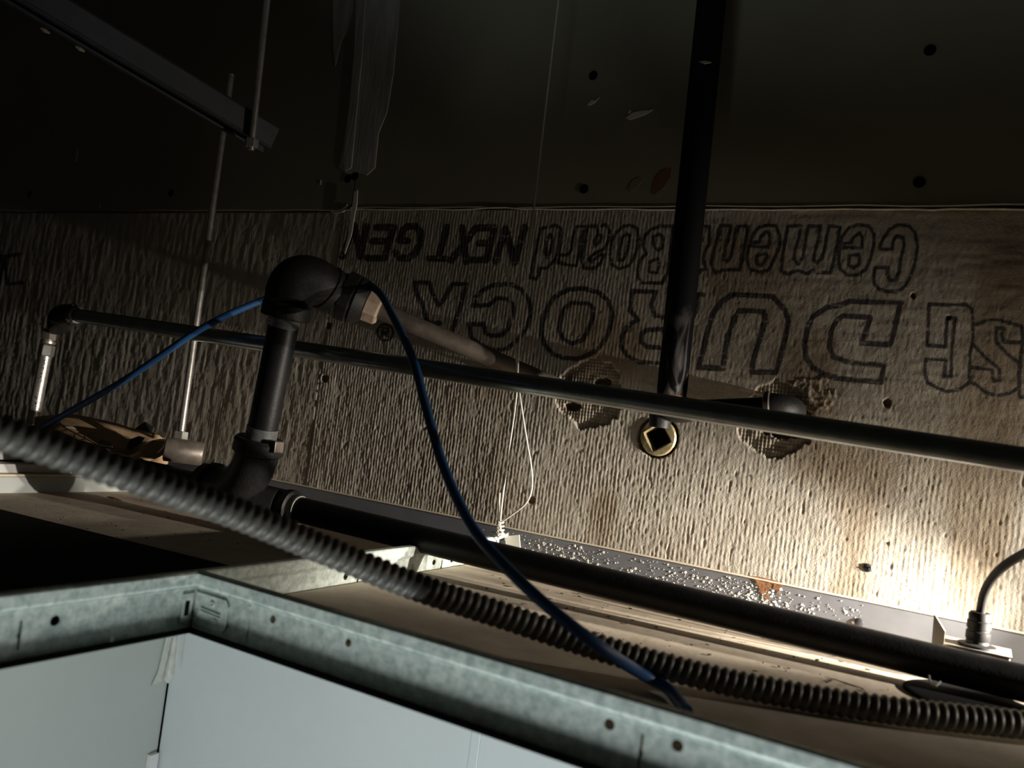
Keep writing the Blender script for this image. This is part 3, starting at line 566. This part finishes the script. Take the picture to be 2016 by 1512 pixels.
bm = bmesh.new(); lathe(bm, st + sd * 0.023, sd, [(0, 0.0078), ((sbm - st).length - 0.023 + 0.012, 0.0078)], 24); stub = fin('stub_pipe', bm, 'zinc', T, True)
bm = bmesh.new()
tov = (V((0, 0, 0)) - st).normalized(); sdn = sd.cross(tov).normalized(); tov = sdn.cross(sd).normalized()
for i in range(46):
    h = random.choice((random.uniform(0.03, 0.06), random.uniform(0.078, 0.098))); a = random.gauss(0, 0.22)
    if h > (sbm - st).length - 0.001: continue
    c = st + sd * h + (tov * math.cos(a) + sdn * math.sin(a)) * 0.0079; r = random.uniform(0.0004, 0.0009)
    lathe(bm, c, tov, [(-0.0003, r), (0.0002, r)], 5)
o = fin('print_marks', bm, 'black', stub); o['kind'] = 'stuff'

# ------------------------------------------------------------------ black riser with
def riser_material():
    m = M['riser']; nt = m.node_tree; b = nt.nodes['Principled BSDF']; N = nt.nodes.new; Lk = nt.links.new
    tc = N('ShaderNodeTexCoord'); mp = N('ShaderNodeMapping'); mp.inputs['Scale'].default_value = (30, 30, 9); mp.inputs['Rotation'].default_value = (0, 0.5, 0)
    n = N('ShaderNodeTexNoise'); n.inputs['Scale'].default_value = 2.2; n.inputs['Detail'].default_value = 5; n.inputs['Distortion'].default_value = 1.2
    sx = N('ShaderNodeSeparateXYZ'); mr = N('ShaderNodeMapRange'); mr.inputs['From Min'].default_value = 0.14; mr.inputs['From Max'].default_value = 0.06
    r = N('ShaderNodeValToRGB'); r.color_ramp.elements[0].position = 0.50; r.color_ramp.elements[1].position = 0.66
    mu = N('ShaderNodeMath'); mu.operation = 'MULTIPLY'
    mx = N('ShaderNodeMix'); mx.data_type = 'RGBA'; mx.inputs['A'].default_value = (0.007, 0.007, 0.008, 1); mx.inputs['B'].default_value = (0.20, 0.19, 0.19, 1)
    Lk(tc.outputs['Object'], mp.inputs[0]); Lk(mp.outputs[0], n.inputs['Vector']); Lk(n.outputs['Fac'], r.inputs[0])
    Lk(tc.outputs['Object'], sx.inputs[0]); Lk(sx.outputs['Z'], mr.inputs['Value']); Lk(mr.outputs['Result'], mu.inputs[0]); Lk(r.outputs['Color'], mu.inputs[1])
    Lk(mu.outputs[0], mx.inputs['Factor']); Lk(mx.outputs['Result'], b.inputs['Base Color'])
    return m
# elbow into the wall
Rz = thing('riser_pipe', 'thick black vertical pipe hanging from above, elbowed into the wall', 'pipe')
r1 = py(1404, -30, 0.806); r0 = py(1322, 778, 0.806); rd = (r1 - r0).normalized(); RR = 0.0140
bm = bmesh.new(); lathe(bm, r0, rd, [(0, RR), (0.006, RR + 0.0006), ((r1 - r0).length + 0.2, RR + 0.0002)], 32); fin('pipe', bm, riser_material(), Rz, True)
bm = bmesh.new(); lathe(bm, r0 - rd * 0.008, rd, [(k * 0.0014 + j * 0.0007, 0.0122 + 0.0006 * j) for k in range(7) for j in (0, 1)], 28); fin('rusty_thread', bm, 'rust', Rz, True)
f0 = r0 - rd * 0.012; f1 = py(1355, 806, 0.808); 
bm = bmesh.new(); sweep(bm, arc3(r0 - rd * 0.006, py(1312, 812, 0.806), f1), 0.0125, 20); lathe(bm, py(1300, 826, 0.812), (0, 0, 1), [(-0.008, 0.010), (0.008, 0.012)], 16); fin('elbow', bm, 'fitting', Rz, True)
g1 = py(1512, 800, 0.812); gd = (g1 - f1).normalized()
bm = bmesh.new(); lathe(bm, f1 - gd * 0.01, gd, [(0, 0.0088), ((g1 - f1).length + 0.012, 0.0088)], 24); fin('stub', bm, 'black_pipe', Rz, True)
bm = bmesh.new(); path = arc3(g1, py(1574, 806, 0.812), py(1556, 814, WALL + 0.012)); sweep(bm, path, 0.0128, 24)
fin('wall_elbow', bm, 'fitting', Rz, True)
bm = bmesh.new(); lathe(bm, g1 + gd * 0.001, gd, [(-0.004, 0.0125), (-0.003, 0.0142), (0.001, 0.0142), (0.002, 0.0130)], 28); fin('elbow_bead', bm, 'steel_pipe', Rz, True)
# stray white paint lick on the riser
bm = bmesh.new(); q = py(1385, 122, 0.79)
prism(bm, [py(1376, 121, 0.7905), py(1388, 119, 0.7905), py(1400, 122, 0.7905), py(1386, 125, 0.7905)], (0, 0.002, 0)); fin('paint_fleck', bm, 'smudge', Rz)

# square-socket plug in its hole
K = thing('pipe_plug', 'brass-coloured pipe plug with square socket set in round wall hole', 'plug')
kc = py(1296, 861, WALL + 0.0005); kr = 0.0196
bm = bmesh.new(); n = 32; ang45 = 0.62
# ring with square opening: loft from outer circle to square
def sqr(a, h): c, s = math.cos(a - ang45), math.sin(a - ang45); k = h / max(abs(c), abs(s)); return k
R = []
for rad, dy in (('o', 0.010), ('o', 0.0), ('m', -0.002), ('i', -0.0025), ('s', -0.001), ('s', 0.009)):
    ring = []
    for i in range(n):
        a = 2 * math.pi * i / n
        r = {'o': kr, 'm': kr - 0.0015, 'i': min(kr - 0.003, sqr(a, 0.0104) + 0.0018), 's': sqr(a, 0.0104)}[rad]
        ring.append(bm.verts.new(kc + V((math.cos(a) * r, dy, math.sin(a) * r))))
    R.append(ring)
rings(bm, R, False); fin('plug_body', bm, 'brass', K, True, 30)
bm = bmesh.new(); lathe(bm, kc + V((0, 0.0088, 0)), (0, 1, 0), [(0, 0.0125), (0.001, 0.0125)], 16); fin('socket_floor', bm, 'black', K)

# ------------------------------------------------------------------ armoured flexible cable
path = [pd(-90, 815, 0.385), pd(0, 850, 0.40), pd(130, 893, 0.42), pd(300, 952, 0.445), pd(470, 1012, 0.475), pd(640, 1083, 0.505), pd(820, 1155, 0.53), pd(1000, 1215, 0.55), pd(1200, 1281, 0.555), pd(1400, 1335, 0.55), pd(1600, 1375, 0.543), pd(1800, 1404, 0.536), pd(2040, 1430, 0.536), pd(2300, 1462, 0.53)]
FR = 0.0079
path = [p if p.z > TILE + FR * 1.12 else V((p.x, p.y, TILE + FR * 1.12)) for p in path]
path += [V((path[-1].x + 0.25, path[-1].y + 0.02, path[-1].z)), V((path[-1].x + 0.55, path[-1].y + 0.0, path[-1].z))]
cp = resample(curve(path, 30), 0.00075)
bm = bmesh.new(); PIT = 0.0058
def rip(L, a):
    t = (L / PIT - a / (2 * math.pi)) % 1.0
    return 0.80 + 0.33 * (math.sin(math.pi * t) ** 0.6)
sweep(bm, cp, FR, 20, ripple=rip)
tag(fin('flexible_conduit', bm, 'flex', None, True, 80), 'grey corrugated steel flexible conduit sagging across the foreground', 'conduit')

# ------------------------------------------------------------------ blue cable
bl = [pd(40, 868, 1.02), pd(110, 826, 1.0), pd(250, 745, 0.97), pd(400, 645, 0.95), pd(520, 590, 0.965), pd(610, 560, 0.985), pd(690, 545, 0.975), pd(742, 572, 0.905), pd(772, 620, 0.845), pd(812, 705, 0.76), pd(838, 800, 0.70), pd(872, 915, 0.64), pd(925, 1030, 0.585), pd(990, 1110, 0.545), pd(1080, 1195, 0.505), pd(1190, 1280, 0.498), pz(1272, 1332, TILE + 0.0085), pz(1312, 1354, TILE + 0.005), pz(1332, 1376, TILE + 0.0045), pz(1352, 1400, TILE + 0.0045)]
bm = bmesh.new(); sweep(bm, curve(bl, 10), 0.0038, 14)
tag(fin('blue_cable', bm, 'blue', None, True), 'blue cable draped over the union and down across the pipes', 'cable')

# ------------------------------------------------------------------ hanger wire
Wt = thing('hanger_wire', 'thin bright hanger wire looped and twisted at the wall angle', 'wire')
wz = 0.800
up_w = [py(1102, -20, wz) + (py(1102, -20, wz) - py(1051, 413, wz)) * 2.0, py(1102, -20, wz), py(1051, 413, wz), py(1030, 610, wz), py(1021, 700, wz), py(1016, 790, wz + 0.005), py(996, 930, wz + 0.010), py(985, 1028, wz + 0.025), py(990, 1050, wz + 0.030)]
bm = bmesh.new(); sweep(bm, curve(up_w, 6), 0.0010, 8); fin('standing_wire', bm, 'wire', Wt, True)
tl = [py(997, 518, wz), py(1005, 610, wz), py(1016, 700, wz), py(1024, 780, wz + 0.005), py(1036, 860, wz + 0.007), py(1046, 920, wz + 0.008), py(1047, 962, wz + 0.010), py(1036, 990, wz + 0.012), py(1010, 1012, wz + 0.018), py(978, 1034, wz + 0.025)]
bm = bmesh.new(); sweep(bm, curve(tl, 8), 0.0010, 8); fin('tail_wire', bm, 'wire', Wt, True)
bm = bmesh.new(); base = py(985, 1026, wz + 0.025); end = py(986, 1056, wz + 0.030); hd, hs, ht = frame(end - base)
sweep(bm, [base.lerp(end, i / 60) + (hs * math.cos(i * 0.42) + ht * math.sin(i * 0.42)) * 0.0034 for i in range(61)], 0.0011, 8); fin('wire_twist', bm, 'wire', Wt, True)
bm = bmesh.new(); sweep(bm, curve([py(981, 1030, wz + 0.025), py(984, 970, wz + 0.018)], 4), 0.0009, 6); fin('short_tail', bm, 'wire', Wt, True)
bm = bmesh.new(); prism(bm, [py(994, 1056, 0.842), py(1022, 1053, 0.842), py(1024, 1080, 0.842), py(996, 1074, 0.842)], (0, 0.0012, 0)); prism(bm, [py(973, 1058, 0.836), py(1000, 1050, 0.836), py(1000, 1056, 0.842), py(978, 1064, 0.842)], (0, 0.001, 0.001))
tag(fin('metal_tab', bm, 'paper'), 'small bent pale metal tab under the twisted wire', 'metal tab')

# ------------------------------------------------------------------ strut channel and rods
A0 = pd(541, 272, 1.0); B0 = pd(-150, -145, 0.80); sdv = (B0 - A0).normalized()
sn = sdv.cross(V((0, 0, 1))).normalized(); su = sn.cross(sdv).normalized()
if sn.dot(A0) > 0: sn = -sn
ST = thing('strut_channel', 'dim grey steel strut channel slanting in from the upper left', 'channel')
Ls = (B0 - A0).length; hh, ww, tt = 0.0135, 0.030, 0.0022
def SP(s, n, u): return A0 + sdv * s + sn * n + su * u
for nm, pr in (('side_wall', [(0, -hh), (tt, -hh), (tt, hh), (0, hh)]), ('side_wall', [(-ww, -hh), (-ww + tt, -hh), (-ww + tt, hh), (-ww, hh)]), ('top_web', [(-ww, hh - tt), (tt, hh - tt), (tt, hh), (-ww, hh)]), ('lip', [(tt - 0.007, -hh - 0.001), (tt, -hh - 0.001), (tt, -hh + 0.0015), (tt - 0.007, -hh + 0.0015)]), ('lip', [(-ww, -hh - 0.001), (-ww + 0.007, -hh - 0.001), (-ww + 0.007, -hh + 0.0015), (-ww, -hh + 0.0015)])):
    bm = bmesh.new(); prism(bm, [SP(0, n, u) for n, u in pr], sdv * Ls); fin(nm, bm, 'strut', ST)
for (x, y) in ((88, 60), (157, 96)):
    bm = bmesh.new(); p = pd(x, y, 0.868); lathe(bm, p, sdv, [(-0.005, 0.0010), (0.0, 0.0022), (0.004, 0.0010)], 8); fin('paint_drip', bm, 'smudge', ST)
def rod(name, p0, p1, r, label, extra=None):
    Rt = thing(name, label, 'rod', 'threaded hanger rods'); d = (p1 - p0).normalized(); L = (p1 - p0).length
    bm = bmesh.new(); n = int(L / 0.0016); lathe(bm, p0, d, [(L * k / n, r * (1.0 if k % 2 else 0.88)) for k in range(n + 1)], 12); fin('rod', bm, 'zinc', Rt, True, 80)
    for s in extra or (): 
        bm = bmesh.new(); lathe(bm, p0 + d * s, d, [(-0.005, r * 1.75), (-0.0045, r * 1.95), (0.0045, r * 1.95), (0.005, r * 1.75)], 6); fin('hex_nut', bm, 'zinc', Rt)
    return Rt, d
# rod through the strut down to the pipe clamp
rb = py(354, 868, 0.700); rt = py(441, 246, 0.735); rl_ = (rt - rb)
rod('threaded_rod', rb, rb + rl_ * 1.17, 0.0044, 'bright threaded rod dropping from strut to pipe clamp', [0.006])
rd0 = pd(494, 296, 0.975); rd1 = pd(530, -40, 0.975) + (pd(530, -40, 0.975) - pd(494, 296, 0.975)) * 2.0
rod('threaded_rod', rd0, rd1, 0.0040, 'dim threaded rod hanging down past the end of the strut', [0.008])
# clamp round the left run
Cl = thing('pipe_clamp', 'brown steel clamp at the foot of the bright rod', 'clamp')
cc = py(362, 889, 0.69)
ca = V((0.688, 0.725, -0.03)).normalized(); bm = bmesh.new(); lathe(bm, cc - ca * 0.021, ca, [(0, 0.0120), (0.0012, 0.0136), (0.040, 0.0136), (0.042, 0.0120)], 28); fin('ring', bm, 'steel_pipe', Cl, True)
bm = bmesh.new(); lathe(bm, rb + V((0, 0, -0.006)), (0, 0, 1), [(0, 0.012), (0.0025, 0.0125), (0.003, 0.011)], 24); fin('washer', bm, 'zinc', Cl, True)
bm = bmesh.new(); prism(bm, [py(404, 912, 0.66), py(414, 903, 0.66), py(421, 905, 0.66), py(410, 917, 0.66)], (0, 0.002, 0.0)); tag(fin('metal_clip', bm, 'wire'), 'tiny bright metal clip between clamp and elbow', 'clip')

# ------------------------------------------------------------------ torn cardboard on the wall head
CB = thing('cardboard_box', 'torn flattened cardboard carton with black print, left of the rod', 'carton')
def quad(name, pts, Y0, material, parent, n=8, t=0.0016, wob=0.003):
    return None
def sheet(name, top, bot, Yt, Yb, material, parent, t=0.0018, wob=0.0015, seed=1):
    """curled sheet between two pixel polylines with the same number of points"""
    rr = random.Random(seed); bm = bmesh.new(); m = 5; G_ = []
    for (a, b) in zip(top, bot):
        k1 = (a[0] - 320) / 270 * 0.11; k2 = (b[0] - 320) / 270 * 0.11; pa_, pb_ = py(*a, Yt + k1), py(*b, Yb + k2); col = []
        for j in range(m + 1):
            p = pa_.lerp(pb_, j / m) + V((0, rr.uniform(-wob, wob), rr.uniform(-wob, wob) * 0.4)); col.append(bm.verts.new(p))
        G_.append(col)
    for i in range(len(G_) - 1):
        for j in range(m): bm.faces.new((G_[i][j], G_[i + 1][j], G_[i + 1][j + 1], G_[i][j + 1]))
    o = fin(name, bm, material, parent, True, 60); s = o.modifiers.new('solid', 'SOLIDIFY'); s.thickness = t; s.offset = 0; return o
body = sheet('top_panel', [(70,822),(130,814),(180,822),(230,834),(262,846),(300,852),(326,866)], [(60,868),(110,872),(160,880),(212,890),(250,896),(268,892),(318,880)], 0.755, 0.700, 'card', CB, seed=3)
sheet('print_block', [(75,846),(110,848),(150,852),(190,858),(214,866)], [(64,868),(108,874),(150,882),(190,886),(222,880)], 0.7235, 0.6985, 'grey_print', body, t=0.0006, wob=0.0006, seed=4)
sheet('print_block', [(120,826),(150,830),(176,838)], [(112,838),(146,844),(172,852)], 0.745, 0.726, 'tan_tape', body, t=0.0006, wob=0.0005, seed=5)
sheet('side_flap', [(262,896),(282,878),(304,868),(326,866)], [(266,908),(292,908),(310,902),(322,894)], 0.694, 0.690, 'card', CB, seed=6)
sheet('end_flap', [(300,852),(314,858),(328,868)], [(300,914),(316,918),(332,912)], 0.74, 0.735, 'card', CB, seed=7)
bm = bmesh.new(); sweep(bm, curve([py(262, 894, 0.689), py(282, 876, 0.688), py(306, 867, 0.688), py(326, 867, 0.69), py(318, 884, 0.688), py(300, 898, 0.687), py(286, 908, 0.687)], 6), 0.0010, 6); fin('torn_edge', bm, 'paper', CB)
bm = bmesh.new(); prism(bm, [py(248, 882, 0.672), py(256, 866, 0.684), py(272, 860, 0.692), py(284, 864, 0.690), py(276, 874, 0.682), py(258, 886, 0.672)], (0, 0.001, 0.0012)); fin('hand_hole', bm, 'card_print', CB)
bm = bmesh.new(); prism(bm, [py(262, 846, 0.745), py(285, 830, 0.75), py(302, 842, 0.75), py(298, 854, 0.745)], (0, 0.002, 0)); fin('dark_flap', bm, 'card_print', CB)
for k, L in enumerate(([(98,862),(104,842),(110,862)], [(122,866),(116,858),(122,848),(132,846)], [(146,864),(146,856),(156,852),(166,856),(168,864),(160,866)], [(80,838),(88,832),(88,840),(82,846)])):
    bm = bmesh.new(); sweep(bm, [py(x, y, 0.690 + 0.0010 * (868 - y) + (x - 320) / 270 * 0.11) for x, y in L], 0.0008, 5); fin('printed_mark', bm, 'card', body)

# ------------------------------------------------------------------ fixture can with junction box at right
F = thing('recessed_fixture', 'round black fixture can with small junction box on the right tile', 'fixture')
fc = pz(1905, 1375, TILE); fr = 0.043
bm = bmesh.new(); fcz = V((fc.x, 0.716, TILE)); fcx = fc.x
lathe(bm, V((fcx, 0.722, TILE + 0.0005)), (0, 0, 1), [(-0.001, fr), (0.0006, fr), (0.0012, fr - 0.001), (0.0012, fr - 0.006)], 40); fin('can', bm, 'black', F, True)
bm = bmesh.new(); sweep(bm, curve([py(1829, 1330, 0.700), py(1832, 1346, 0.692), py(1842, 1350, 0.690), py(1852, 1342, 0.694)], 6), 0.0008, 6); fin('spring_clip', bm, 'zinc', F)
bx0 = py(1858, 1268, 0.772); bx1 = py(1990, 1293, 0.772); bt = bx0.z
bm = bmesh.new(); box(bm, (bx0.x, 0.772, TILE + 0.0014), (bx1.x, 0.806, bt)); jb = bevel(fin('junction_box', bm, 'box', F), 0.001)
bm = bmesh.new(); box(bm, (bx0.x - 0.001, 0.770, bt), (bx1.x + 0.001, 0.808, bt + 0.0012)); fin('lid', bm, 'box', jb)
bm = bmesh.new(); prism(bm, [py(1839, 1207, 0.768), py(1861, 1243, 0.768), py(1858, 1272, 0.768), py(1834, 1266, 0.768)], (0, 0.0014, 0)); fin('side_plate', bm, 'cream', jb)
cn = V((py(1926, 1246, 0.785).x, 0.785, bt + 0.0012))
bm = bmesh.new(); lathe(bm, cn, (0, 0, 1), [(0, 0.0135), (0.002, 0.0135), (0.003, 0.0085), (0.005, 0.0080), (0.006, 0.0088), (0.012, 0.0088), (0.0125, 0.0080), (0.014, 0.0080), (0.0145, 0.0088), (0.020, 0.0088), (0.0205, 0.0080), (0.025, 0.0083), (0.027, 0.0070)], 20); fin('cable_gland', bm, 'black_plastic', jb, True)
bm = bmesh.new(); ctop = cn + V((0, 0, 0.025))
sweep(bm, curve([cn, ctop, py(1940, 1162, 0.775), py(1968, 1122, 0.757), py(2016, 1090, 0.735), py(2080, 1062, 0.70), py(2180, 1060, 0.65), V((0.22, 0.58, -0.06)), V((0.40, 0.52, -0.10)), V((0.70, 0.50, -0.13))], 8), 0.0034, 12); fin('lead', bm, 'black_plastic', jb, True)
